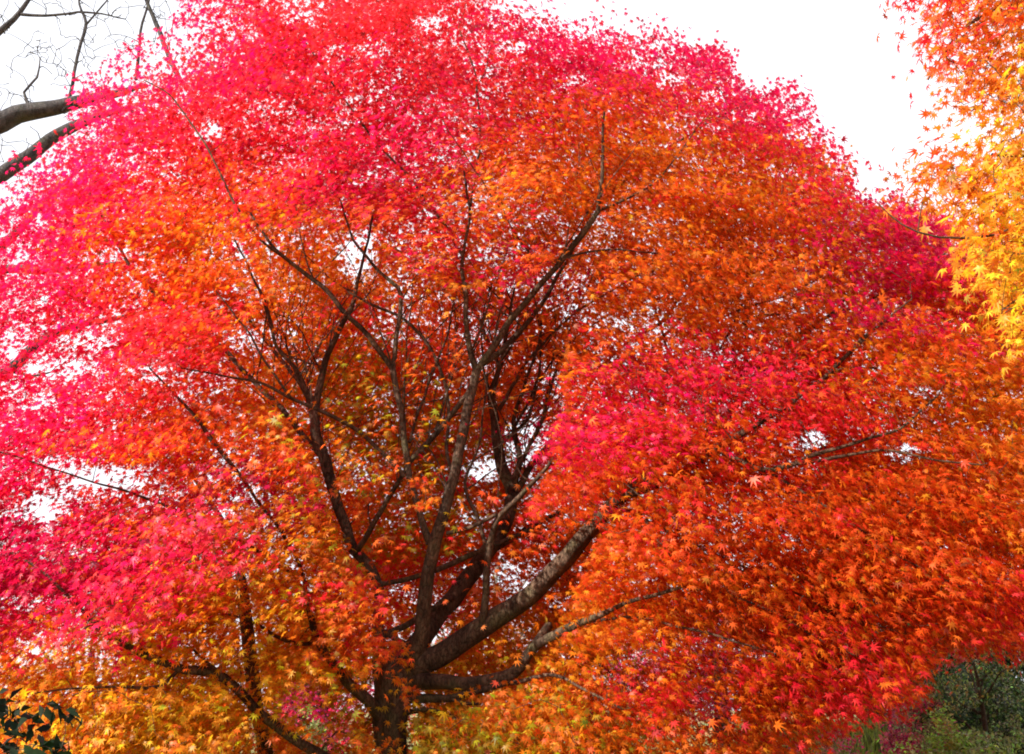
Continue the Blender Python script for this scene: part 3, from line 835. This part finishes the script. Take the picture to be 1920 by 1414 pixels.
# single boughs hanging in front of the rest: (px, py, Y, spread px x, y, hues, sprays, part label)
BOUGHS = [
    ("hot pink bough hanging in front of the right limb",
     [(1100, 820), (1180, 770), (1240, 790), (1150, 700), (1260, 720), (1350, 690), (1400, 730), (1210, 830), (1060, 850), (1330, 770), (1130, 860), (1440, 710)], 6.3, "CCRC", 62),
    ("orange red bough below the pink one",
     [(1060, 920), (1130, 900), (1200, 930), (1000, 960), (1080, 980), (1160, 1000), (1250, 900), (1290, 960), (1240, 1020), (1180, 870)], 6.2, "VVOR", 62),
    ("vermilion spray hanging over the trunk",
     [(655, 1100), (690, 1170), (640, 1180), (705, 1215), (660, 1220), (625, 1150), (735, 1215), (600, 1110)], 7.0, "VROV", 42),
    ("orange sprig hanging down the right side of the trunk",
     [(760, 1240), (752, 1280), (768, 1300)], 7.4, "OOB", 16),
    ("orange sprig at the foot of the visible trunk",
     [(700, 1400), (735, 1395), (668, 1380)], 7.3, "OOG", 18),
    ("fiery spray dangling among the upright limbs",
     [(792, 905), (798, 945), (712, 880), (690, 910), (640, 905)], 7.0, "VOV", 26),
    ("crimson bough sweeping down at the left",
     [(190, 1140), (250, 1080), (310, 1030), (280, 1130), (350, 1060), (390, 990), (210, 1090), (160, 1180), (330, 980), (420, 1060)], 6.0, "CRCR", 66),
    ("golden bough at the bottom left",
     [(200, 1330), (260, 1365), (170, 1395), (330, 1330), (240, 1310), (90, 1370), (330, 1400), (40, 1330), (120, 1310), (410, 1390)], 6.6, "OGOG", 46),
    ("olive green and orange bough low beside the trunk",
     [(840, 1370), (900, 1350), (960, 1330), (1020, 1370), (900, 1410), (980, 1410), (830, 1420), (1080, 1400), (1050, 1320), (1130, 1360)], 6.6, "YYBO", 62),
]
for lab, pts, Y, hues, per in BOUGHS:
    pts = np.array(pts, float)
    n = len(pts)
    Ys = Y + rng.uniform(-.35, .35, n)
    cent = world(pts[:, 0], pts[:, 1], Ys)
    ci = np.array([PIDX[hues[i % len(hues)]] for i in range(n)])
    small = per < 30
    R = np.full(n, .11 if small else (.2 if per < 50 else .33))

    def res(P, c, ci=ci, n=n):
        return np.where(rng.uniform(0, 1, len(P)) < .35, ci[rng.integers(0, n, len(P))], c)
    P, N, T, S, C, rep = spray_leaves(cent, R, ci, np.full(n, int(per * 1.3)), BASE[:2], .070, flat=.2, droop=.5, resample=res, hang=.8)
    if not small and per != 42 :
        kk = ~bare_wood(P)
        P, N, T, S, C = P[kk], N[kk], T[kk], S[kk], C[kk]
    V, Q, TT = leaves_mesh(SH7, P, N, T, S, C)
    o = mesh_obj("bough", V, Q, M_MAPLE, maple, BASE, TT)
    o["label"] = lab
    tg = twig_net(nodes, node_r, cent, None)
    tg.build("bough_twigs", M_TWIG, o, (0, 0, 0))
    o.children[0].data.transform(__import__("mathutils").Matrix.Translation(Vector(-BASE)))


# ================================================================== OTHER TREES
def free_tree(name, label, cat, base, trunk_rows, limb_sets, spray_c, spray_R, hues, per, leaf, shape=SH7, mat=None, bark=None, group=None,
              flat=.22, droop=.3, up=.5, jit=.5, huefn=None, crown_name="crown", hang=.5, bare=False):
    base = np.asarray(base, float)
    root = thing(name, tuple(base), label, cat, group)
    nod = []; nr = []
    if trunk_rows is not None:
        p = smooth_path(trunk_rows, .12)
        t = Tubes(); t.add(p, 16, .08); t.build("trunk", bark or M_BARK, root, base)
        nod.append(p[len(p) // 3:, :3]); nr.append(p[len(p) // 3:, 3])
    for rows in limb_sets:
        p = smooth_path(rows, .12)
        t = Tubes(); t.add(p, 9, .06); t.build("limb", bark or M_BARK, root, base)
        nod.append(p[:, :3]); nr.append(p[:, 3])
    if spray_c is not None and len(spray_c):
        n = len(spray_c)
        if huefn is not None:
            ci = huefn(spray_c)
        else:
            ci = np.array([PIDX[h] for h in rng.choice(list(hues), n)])
        cnt = np.maximum(3, (per * (spray_R / spray_R.mean()) ** 1.5)).astype(int)

        def res(P, c):
            return np.where(rng.uniform(0, 1, len(P)) < .25, ci[rng.integers(0, n, len(P))], c) if huefn is None else c
        P, N, T, S, C, rep = spray_leaves(spray_c, spray_R, ci, cnt, base[:2], leaf, flat=flat, droop=droop, up=up, jit=jit, resample=res, hang=hang)
        if bare:
            kk = ~bare_wood(P)
            P, N, T, S, C = P[kk], N[kk], T[kk], S[kk], C[kk]
        gz = ground_z(P[:, 0], P[:, 1]) + .03
        P[:, 2] = np.maximum(P[:, 2], gz + .02)
        V, Q, TT = leaves_mesh(shape, P, N, T, S, C)
        mesh_obj(crown_name, V, Q, mat or M_MAPLE, root, base, TT)
        if nod:
            tg = twig_net(np.vstack(nod), np.concatenate(nr), spray_c, None)
            tg.build("branchwork", M_TWIG, root, base)
    return root


def ell_pts(n, c, r, inner=.35, zmin=None):
    d = norm(rng.normal(0, 1, (n, 3)))
    rad = (inner + (1 - inner) * rng.uniform(0, 1, n) ** .6)[:, None]
    p = np.asarray(c) + d * rad * np.asarray(r)
    if zmin is not None:
        p[:, 2] = np.maximum(p[:, 2], zmin + rng.uniform(0, .3, n))
    return p


def auto_limbs(base, top, spread, n, r0):
    """limbs fanning out of the upper trunk"""
    base = np.asarray(base, float); top = np.asarray(top, float)
    out = []
    for i in range(n):
        t = rng.uniform(.35, .95)
        a = base + (top - base) * t
        an = 2 * math.pi * (i + rng.uniform(0, .8)) / n
        d = np.array([math.cos(an), math.sin(an), rng.uniform(.4, 1.0)])
        L = spread * rng.uniform(.6, 1.0)
        r = r0 * (1.1 - t) + .012
        out.append([(*a, r), (*(a + d * L * .35), r * .75), (*(a + d * L * .7 + [0, 0, .1 * L]), r * .5), (*(a + d * L + [0, 0, .05 * L]), r * .22)])
    return out


# --- maple overhanging at the upper right, close to the camera
NB = np.array([4.6, 5.2, 0.0]); NB[2] = ground_z(NB[0], NB[1])
near_poly = [(1650, -60), (1700, 30), (1688, 75), (1735, 120), (1745, 190), (1800, 200), (1835, 230), (1850, 275), (1790, 300), (1700, 296), (1645, 318), (1650, 345), (1760, 345), (1740, 400), (1790, 415),
             (1850, 420), (1800, 470), (1790, 500), (1830, 560), (1880, 640), (1960, 640), (2300, 800), (2900, 700), (2900, -300), (1800, -300)]
pp = np.stack([rng.uniform(1640, 2850, 6000), rng.uniform(-260, 760, 6000)], 1)
pp = pp[in_poly(pp[:, 0] - 28, pp[:, 1], near_poly) & in_poly(pp[:, 0] + 10, pp[:, 1] - 8, near_poly)]
off = pp[:, 0] > 2020
pp = pp[~off | (rng.uniform(0, 1, len(pp)) < .15)]
thin = np.clip((pp[:, 0] - 1640) / 150, .6, 1)
pp = pp[rng.uniform(0, 1, len(pp)) < thin][:860]
Yn = rng.uniform(4.0, 5.6, len(pp))
cn_ = world(pp[:, 0], pp[:, 1], Yn)


def near_hue(P):
    px, py = to_px(P)
    g = np.clip((px - 1690) / 200 + (py - 150) / 900 + rng.normal(0, .3, len(P)), 0, 1.6)
    key = np.where(g < .12, PIDX['R'], np.where(g < .42, PIDX['V'], np.where(g < 1.2, PIDX['O'], PIDX['G'])))
    return key


def W4(px, py, Y, wpx):
    p = world(px, py, Y)
    return (*p, wpx / 2 * float(axial(px, py, Y)) / F)


NT = [(NB[0], NB[1], NB[2] - .1, .2), (NB[0] - .05, NB[1], 1.2, .16), (NB[0] - .1, NB[1] - .05, 2.6, .14), (NB[0] - .2, NB[1], 4.0, .10), (NB[0] - .3, NB[1], 5.2, .05)]
NL = [
    [(NB[0] - .12, NB[1], 2.9, .07), W4(2250, 250, 5.0, 22), W4(2050, 60, 4.8, 15), W4(1910, 5, 4.7, 10), W4(1850, 25, 4.6, 7), W4(1790, 70, 4.6, 5), W4(1740, 150, 4.6, 3)],
    [(NB[0] - .12, NB[1], 2.4, .06), W4(2300, 500, 5.0, 18), W4(2080, 420, 4.6, 12), W4(1960, 400, 4.4, 7), W4(1870, 440, 4.3, 5), W4(1760, 445, 4.2, 4), W4(1690, 420, 4.2, 3), W4(1645, 380, 4.2, 2)],
    [(NB[0] - .1, NB[1], 2.7, .05), W4(2200, 350, 4.8, 14), W4(2000, 300, 4.6, 9), W4(1860, 290, 4.5, 6)],
    [(NB[0] - .2, NB[1], 3.6, .06), W4(2200, 0, 5.2, 14), W4(2000, -60, 5.0, 9), W4(1860, -50, 4.8, 6), W4(1720, -10, 4.8, 3)],
    [(NB[0] - .1, NB[1], 2.2, .05), W4(2300, 650, 4.9, 14), W4(2100, 560, 4.7, 9), W4(1960, 540, 4.6, 5), W4(1880, 580, 4.5, 3)],
]
free_tree("maple_tree", "golden orange maple overhanging close by at the upper right, its trunk out of view", "tree", NB, NT, NL, cn_, rng.uniform(.16, .28, len(pp)), "O", 19, .075,
          huefn=near_hue, flat=.3, droop=.6, jit=.6, hang=.7, bark=M_TWIG)

# --- second maple, slim lit trunk behind the left limbs
B2 = world(500, 1414, 10.2); B2[2] = ground_z(B2[0], B2[1])
P2 = np.stack([rng.uniform(-200, 640, 420), rng.uniform(960, 1420, 420)], 1)
c2 = world(P2[:, 0], P2[:, 1], rng.uniform(9.6, 12.2, 420))
ok2 = rng.uniform(0, 1, 420) < np.where((P2[:, 1] < 1230) & (P2[:, 0] < 280), .25, .55)
px2, py2 = P2[:, 0], P2[:, 1]
ok2 &= ~((np.hypot((px2 - 585) / 95, (py2 - 1330) / 90) < 1))
c2 = c2[ok2]
T2 = [(B2[0], B2[1], B2[2] - .1, .12), W4(497, 1420, 10.2, 30), W4(482, 1340, 10.2, 27), W4(471, 1250, 10.2, 26), W4(460, 1150, 10.2, 24), W4(450, 1070, 10.2, 17)]
L2 = [[W4(450, 1075, 10.2, 15), W4(430, 1000, 10.4, 11), W4(380, 920, 10.6, 8), W4(330, 850, 10.8, 5)],
      [W4(458, 1140, 10.2, 12), W4(420, 1110, 10, 9), W4(340, 1080, 9.9, 6), W4(230, 1060, 9.8, 4)],
      [W4(472, 1260, 10.2, 11), W4(540, 1190, 10.5, 8), W4(600, 1120, 10.8, 5)],
      [W4(476, 1290, 10.2, 10), W4(380, 1330, 10.6, 7), W4(240, 1330, 11, 4)]]
free_tree("maple_tree", "slim maple behind the left limbs, with a sunlit pole-like trunk and orange and gold leaves", "tree", B2, T2, L2, c2, rng.uniform(.3, .5, len(c2)), "OGGOGG", 60, .07, bare=True)

# --- red maple at the right edge, behind the big crown
B3 = world(2060, 1400, 11.5); B3[2] = ground_z(B3[0], B3[1])
P3 = np.stack([rng.uniform(1690, 2400, 420), rng.uniform(860, 1290, 420)], 1)
ok3 = in_poly(P3[:, 0], P3[:, 1], [(1680, 860), (2400, 800), (2400, 1260), (2000, 1240), (1915, 1190), (1880, 1190), (1850, 1215), (1800, 1262), (1770, 1250), (1790, 1190), (1730, 1120)])
P3 = P3[ok3]
c3 = world(P3[:, 0], P3[:, 1], rng.uniform(9.6, 12, len(P3)))
tz = [(B3[0], B3[1], B3[2] - .1, .16), (B3[0], B3[1], 1.8, .13), (B3[0] - .1, B3[1], 3.4, .08), (B3[0] - .2, B3[1], 4.6, .04)]
L3 = auto_limbs((B3[0], B3[1], 1.6), (B3[0] - .2, B3[1], 4.4), 2.2, 7, .07)
free_tree("maple_tree", "scarlet maple at the right edge behind the big crown, low boughs tinged yellow", "tree", B3, tz, L3, c3, rng.uniform(.3, .48, len(c3)), "VRVVRO", 46, .08)

# --- far maples
def far_maple(px, Y, ztop, rx, hues, label, n=110, per=44, leaf=.1, zlow=.6):
    b = world(px, 1400, Y); b[2] = ground_z(b[0], b[1])
    zc = (ztop + b[2] + zlow) / 2
    cpts = ell_pts(n, (b[0], b[1], zc), (rx, rx, (ztop - b[2] - zlow) / 2), .3)
    tr = [(b[0], b[1], b[2] - .1, .15), (b[0] + .1, b[1], b[2] + (ztop - b[2]) * .4, .1), (b[0], b[1], b[2] + (ztop - b[2]) * .8, .03)]
    return free_tree("maple_tree", label, "tree", b, tr, auto_limbs((b[0], b[1], b[2] + .7), (b[0], b[1], ztop * .7), rx * .9, 7, .06), cpts,
                     rng.uniform(.4, .7, n), hues, per, leaf, shape=SH5)


far_maple(600, 16, 2.6, 1.15, "PPRKM", "purple pink young maple seen left of the trunk under the low limb", n=90)
far_maple(960, 15, 3.0, 1.5, "OOGOV", "golden orange maple seen far behind the fork of the trunk", n=70)
far_maple(1345, 15.5, 3.5, 1.3, "PKPRK", "mauve pink maple seen through the gap low at the right", n=150, per=64)
far_maple(1160, 18, 3.3, 1.1, "ATKAT", "olive green young tree far off, left of the mauve maple", n=110, per=56)
far_maple(150, 17, 3.2, 3.0, "OVOGR", "broad orange maple far off behind the bottom left boughs", n=130)
far_maple(860, 22, 4.6, 1.5, "RVRC", "red maple far off between the main limbs", n=60)

# --- bare pale trees far off
def bare_tree(base, height, label, limb_rows=None, seen=None, spread=2.2, twig_n=120, bark=None, r0=.14, tip=.003, nl=9, lim=.014):
    base = np.asarray(base, float)
    root = thing("bare_tree", tuple(base), label, "tree")
    tr = smooth_path([(*base, r0), (base[0] + .05, base[1], base[2] + height * .35, r0 * .8), (base[0] - .1, base[1], base[2] + height * .7, r0 * .45), (base[0], base[1], base[2] + height, r0 * .1)], .2)
    t = Tubes(); t.add(tr, 14, .06); t.build("trunk", bark or M_GREY, root, base)
    nod = [tr[len(tr) // 3:, :3]]; nr = [tr[len(tr) // 3:, 3]]
    rows = limb_rows if limb_rows else auto_limbs(base + [0, 0, height * .2], base + [0, 0, height * .9], spread, nl, r0 * .5)
    for q in rows:
        p = smooth_path(q, .12)
        wob = np.cumsum(rng.normal(0, .006, (len(p), 3)), 0)
        wob -= np.linspace(0, 1, len(p))[:, None] * wob[-1]
        p[:, :3] += wob
        t = Tubes(); t.add(p, 10, .07); t.build("limb", bark or M_GREY, root, base)
        nod.append(p[:, :3]); nr.append(p[:, 3])
    nod = np.vstack(nod); nr = np.concatenate(nr)
    pick = rng.integers(0, len(nod), twig_n)
    if seen is not None:
        qx, qy = to_px(nod)
        pick = rng.choice(np.where((qx > -150) & (qx < 450) & (qy > -160) & (qy < 800))[0], twig_n)
    d = norm(rng.normal(0, 1, (twig_n, 3)) + [0, 0, .5])
    tg = nod[pick] + d * rng.uniform(.3, 1.5, (twig_n, 1)) * spread / 2.2
    tw = twig_net(nod, nr, tg, None, tip_r=tip, limit=lim, wig=.16)
    tw.build("twigs", bark or M_GREY, root, base)
    return root


M_PALE = bark_material("pale_bark", (.2, .17, .15), (.38, .34, .3), None, 6)
b = world(935, 1400, 26); b[2] = 0
bare_tree(b, 6.2, "pale leafless tree far off in the gap right of the forked trunk", spread=2.6, twig_n=260, bark=M_PALE, tip=.006)
b = world(800, 1400, 30); b[2] = 0
bare_tree(b, 5.6, "pale leafless tree far off between the trunk and the upright limb", spread=2.6, twig_n=240, bark=M_PALE, tip=.006)

M_BARE = bark_material('bare_bark', (.045, .04, .045), (.15, .135, .13), (.1, .1, .07), 11)
# --- grey bare tree at the left, behind the crown
GB = np.array([-9.4, 12.6, 0.0]); GB[2] = ground_z(GB[0], GB[1])
GY = 12.6
GL = [
    [(GB[0], GB[1], 5.8, .19), W4(-60, 285, GY, 44), W4(0, 232, GY, 38), W4(45, 212, GY, 33), W4(100, 203, GY, 29), W4(150, 190, GY, 24), W4(215, 178, GY, 15), W4(275, 160, GY, 6)],
    [(GB[0], GB[1], 5.3, .15), W4(-80, 385, GY, 33), W4(0, 330, GY, 28), W4(60, 288, GY, 25), W4(110, 254, GY, 22), W4(168, 226, GY, 17), W4(225, 205, GY, 10), W4(280, 190, GY, 5)],
    [(GB[0], GB[1], 4.6, .12), W4(-80, 520, GY, 22), W4(0, 462, GY, 18), W4(40, 425, GY, 14), W4(110, 350, GY, 9), W4(180, 290, GY, 5)],
    [(GB[0], GB[1], 3.4, .12), W4(-60, 750, GY, 26), W4(20, 698, GY, 21), W4(62, 655, GY, 18), W4(120, 622, GY, 15), W4(210, 602, GY, 10), W4(300, 580, GY, 5)],
    [(GB[0], GB[1], 4.2, .1), W4(-60, 540, GY, 20), W4(70, 505, GY, 15), W4(140, 498, GY, 12), W4(230, 490, GY, 8), W4(300, 470, GY, 4)],
    [(GB[0] - .1, GB[1], 7.0, .1), W4(-60, 120, GY, 15), W4(0, 62, GY, 12), W4(40, 24, GY, 9), W4(65, -30, GY, 5), W4(80, -120, GY, 3)],
    [W4(38, 28, GY, 6), W4(100, 30, GY, 5), W4(165, 25, GY, 4), W4(235, 36, GY, 2)],
    [W4(60, 205, GY, 7), W4(45, 175, GY, 5), W4(70, 146, GY, 4), W4(75, 110, GY, 2)],
    [W4(130, 195, GY, 7), W4(148, 110, GY, 6), W4(163, 45, GY, 6), W4(150, 10, GY, 4), W4(140, -60, GY, 3)],
    [W4(163, 45, GY, 4), W4(190, 15, GY, 3), W4(220, -25, GY, 2)],
    [W4(335, 150, GY, 10), W4(318, 108, GY, 9), W4(303, 70, GY, 9), W4(286, 30, GY, 8), W4(268, -20, GY, 6), W4(250, -90, GY, 4)],
    [W4(255, 150, GY, 7), W4(262, 60, GY, 5), W4(280, 5, GY, 4), W4(290, -60, GY, 3)],
    [W4(20, 697, GY, 8), W4(60, 706, GY, 5), W4(95, 698, GY, 3)],
]
bare_tree(GB, 9.5, "big grey leafless tree at the left edge, its limbs reaching behind the crimson leaves", limb_rows=GL, seen=True, spread=1.9, twig_n=700, r0=.3, tip=.0062, lim=.024, bark=M_BARE)

# --- dark evergreen trees at the right, behind
def evergreen(px, Y, ztop, rx, label, n=150):
    b = world(px, 1400, Y); b[2] = ground_z(b[0], b[1])
    h = ztop - b[2]
    t = rng.uniform(0.02, .98, n)
    rad = rx * (1 - t) ** .75 * rng.uniform(.4, 1.05, n)
    an = rng.uniform(0, 2 * math.pi, n)
    c = np.stack([b[0] + rad * np.cos(an), b[1] + rad * np.sin(an), b[2] + .2 + h * t], 1)
    tr = [(b[0], b[1], b[2] - .1, .2), (b[0], b[1], b[2] + h * .5, .12), (b[0], b[1], b[2] + h * .97, .03)]
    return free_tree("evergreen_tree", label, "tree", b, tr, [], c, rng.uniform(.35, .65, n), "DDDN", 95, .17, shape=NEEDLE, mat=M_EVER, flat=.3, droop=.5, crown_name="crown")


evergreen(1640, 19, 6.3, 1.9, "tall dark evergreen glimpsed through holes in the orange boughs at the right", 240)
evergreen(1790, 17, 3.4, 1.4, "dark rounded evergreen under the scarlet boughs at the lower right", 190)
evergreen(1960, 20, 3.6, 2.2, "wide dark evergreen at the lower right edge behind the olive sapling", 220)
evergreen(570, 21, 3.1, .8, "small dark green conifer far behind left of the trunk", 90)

# --- olive sapling at the lower right
sb = world(1850, 1414, 12.5); sb[2] = ground_z(sb[0], sb[1])
sc_ = np.vstack([ell_pts(50, (sb[0], sb[1], 1.95), (.8, .7, .4), .2), ell_pts(30, (sb[0] + .45, sb[1] + .1, 2.3), (.5, .5, .3), .2), ell_pts(24, (sb[0] - .5, sb[1] - .1, 1.75), (.4, .4, .25), .2)])
free_tree("sapling", "olive green sapling with dark forked stems and a few yellow leaves", "tree", sb,
          [(sb[0], sb[1], sb[2] - .05, .035), (sb[0] + .03, sb[1], 1.6, .028), (sb[0], sb[1], 2.2, .012)],
          auto_limbs((sb[0], sb[1], sb[2] + .1), (sb[0], sb[1], 2.0), .7, 6, .018), sc_, rng.uniform(.12, .22, 104), "AANTNN", 30, .05, shape=OVAL, mat=M_SHRUB)


# --- shrubs
def shrub(name, label, cat, px, Y, top_y, half_px, hues, per=46, leaf=.05, n=70, mat=None, shape=OVAL, group=None, low=.1, seed_up=.3):
    b = world(px, 1400, Y); b[2] = ground_z(b[0], b[1])
    zt = world(px, top_y, Y)[2]
    h = max(.25, zt - b[2])
    hw = half_px * Y / F
    an = rng.uniform(0, 2 * math.pi, n); ph = np.arccos(rng.uniform(0, 1, n))
    rad = rng.uniform(.45, 1, n) ** .5
    c = np.stack([b[0] + hw * .85 * rad * np.cos(an) * np.sin(ph) , b[1] + hw * .85 * rad * np.sin(an) * np.sin(ph), b[2] + low * h + h * .85 * rad * np.cos(ph)], 1)
    root = thing(name, tuple(b), label, cat, group)
    t = Tubes()
    stems = []
    for k in range(6):
        a2 = 2 * math.pi * k / 6 + rng.uniform(0, .6)
        e = b + np.array([hw * .4 * math.cos(a2), hw * .4 * math.sin(a2), h * .6])
        p = smooth_path([(*b, .02), (*(b + (e - b) * .5 + [0, 0, .05]), .014), (*e, .006)], .08)
        t.add(p, 6); stems.append(p)
    nod = np.vstack(stems)
    tn = twig_net(nod[:, :3], nod[:, 3], c, None)
    t.V += tn.V; t.Q += [q + t.n for q in tn.Q]
    t.build("stems", M_TWIG, root, b)
    ci = np.array([PIDX[q] for q in rng.choice(list(hues), n)])
    P, N, T, S, C, rep = spray_leaves(c, np.full(n, max(.1, min(.3, hw * .32))), ci, np.full(n, per), b[:2], leaf, flat=.35, droop=-.2, up=.5, jit=.7, hang=-.2)
    P[:, 2] = np.maximum(P[:, 2], ground_z(P[:, 0], P[:, 1]) + .03)
    V, Q, TT = leaves_mesh(shape, P, N, T, S, C)
    mesh_obj("foliage", V, Q, mat or M_SHRUB, root, b, TT)
    return root


shrub("shrub", "pale green leafy shrub in the sun below the dark evergreen", "shrub", 1775, 11.6, 1325, 62, "LLATL", n=90)
shrub("azalea", "faded pink azalea under the tips of the orange boughs", "shrub", 1575, 10.8, 1342, 70, "KPKAA", n=90)
shrub("azalea", "dusty rose azalea between the dark evergreen and the sunny shrub", "shrub", 1735, 12.6, 1268, 58, "KPKDA", n=80)
shrub("shrub", "low bright green shrub at the bottom right of the azaleas", "shrub", 1690, 10.2, 1378, 90, "LLNAL", n=90)
shrub("shrub", "wide grey green shrub in the bottom right corner", "shrub", 1870, 10.4, 1356, 90, "AALTA", n=110)
shrub("azalea", "pink azalea at the very bottom, left of the low green shrub", "shrub", 1480, 11.2, 1372, 60, "KPKRA", n=70)
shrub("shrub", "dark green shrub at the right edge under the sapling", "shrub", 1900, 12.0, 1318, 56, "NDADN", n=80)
shrub("shrub", "yellow green shrub seen low through the gap beside the pink maple", "shrub", 1420, 13.0, 1330, 55, "LTLGA", n=70)
shrub("shrub", "bluish green shrub under the low limb left of the trunk", "shrub", 575, 13.0, 1300, 48, "ANLA", n=70)

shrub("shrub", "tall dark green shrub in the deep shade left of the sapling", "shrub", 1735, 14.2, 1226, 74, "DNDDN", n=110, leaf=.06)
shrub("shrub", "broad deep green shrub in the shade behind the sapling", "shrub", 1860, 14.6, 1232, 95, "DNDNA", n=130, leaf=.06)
shrub("shrub", "moss green shrub with sunlit top between the sunny shrub and the corner shrub", "shrub", 1822, 11.2, 1338, 50, "LAANL", n=80)
shrub("azalea", "small reddish azalea in front of the tall dark shrub", "shrub", 1690, 12.0, 1305, 48, "KRPKA", n=70)
# --- dark evergreen shrub close to the camera, bottom left
kb = np.array([-2.55, 4.3, 0.0]); kb[2] = ground_z(kb[0], kb[1])
kc = np.vstack([world(np.array([8, 40, 18, 60, 75, 5, 30, 95, 128, 45, 100, 130, -30, -60, -40, -90, 15, -120]),
                      np.array([1345, 1372, 1395, 1345, 1400, 1320, 1338, 1338, 1340, 1405, 1408, 1412, 1330, 1360, 1400, 1400, 1420, 1350]),
                      np.array([4.2, 4.25, 4.3, 4.2, 4.1, 4.4, 4.3, 4.2, 4.15, 4.2, 4.1, 4.1, 4.3, 4.4, 4.2, 4.4, 4.3, 4.5])),
                ell_pts(90, (kb[0] + .05, kb[1] + .1, .75), (.62, .5, .6), .4)])
root = thing("evergreen_shrub", tuple(kb), "dark glossy evergreen shrub poking in at the bottom left corner", "shrub")
t = Tubes(); stems = []
for k in range(7):
    a2 = k * .9
    e = kb + np.array([.4 * math.cos(a2), .3 * math.sin(a2), 1.0])
    p = smooth_path([(*kb, .02), (*(kb + (e - kb) * .5 + [0, 0, .05]), .014), (*e, .006)], .08)
    t.add(p, 6); stems.append(p)
nod = np.vstack(stems)
tn = twig_net(nod[:, :3], nod[:, 3], kc, None)
t.V += tn.V; t.Q += [q + t.n for q in tn.Q]
t.build("stems", M_TWIG, root, kb)
nk = len(kc)
P, N, T, S, C, rep = spray_leaves(kc, np.r_[np.full(18, .065), np.full(nk - 18, .16)], np.full(nk, PIDX['D']), np.r_[np.full(18, 9), np.full(nk - 18, 22)], kb[:2], .068, flat=.5, jit=.8, hang=-.1)
V, Q, TT = leaves_mesh(OVAL, P, N, T, S, C)
mesh_obj("foliage", V, Q, M_EVER, root, kb, TT)

# --- grass on the bank
ng = 26000
gx = rng.uniform(2.0, 12, ng); gy = rng.uniform(9.5, 18, ng)
Pg = np.stack([gx, gy, ground_z(gx, gy) + .09], 1)
Ng = norm(np.stack([rng.normal(0, 1, ng), rng.normal(0, 1, ng), np.zeros(ng)], 1))
Tg = np.stack([rng.normal(0, .3, ng), rng.normal(0, .3, ng), np.ones(ng)], 1)
ci = np.array([PIDX[q] for q in rng.choice(list("LLNA"), ng)])
V, Q, TT = leaves_mesh(NEEDLE, Pg, Ng, Tg, rng.uniform(.18, .34, ng), PARR[ci] * rng.uniform(.7, 1.2, (ng, 1)))
g = mesh_obj("grass", V, Q, M_SHRUB, None, (0, 0, 0), TT)
g["kind"] = "stuff"
g["label"] = "green grass on the bank at the lower right"
g["category"] = "grass"
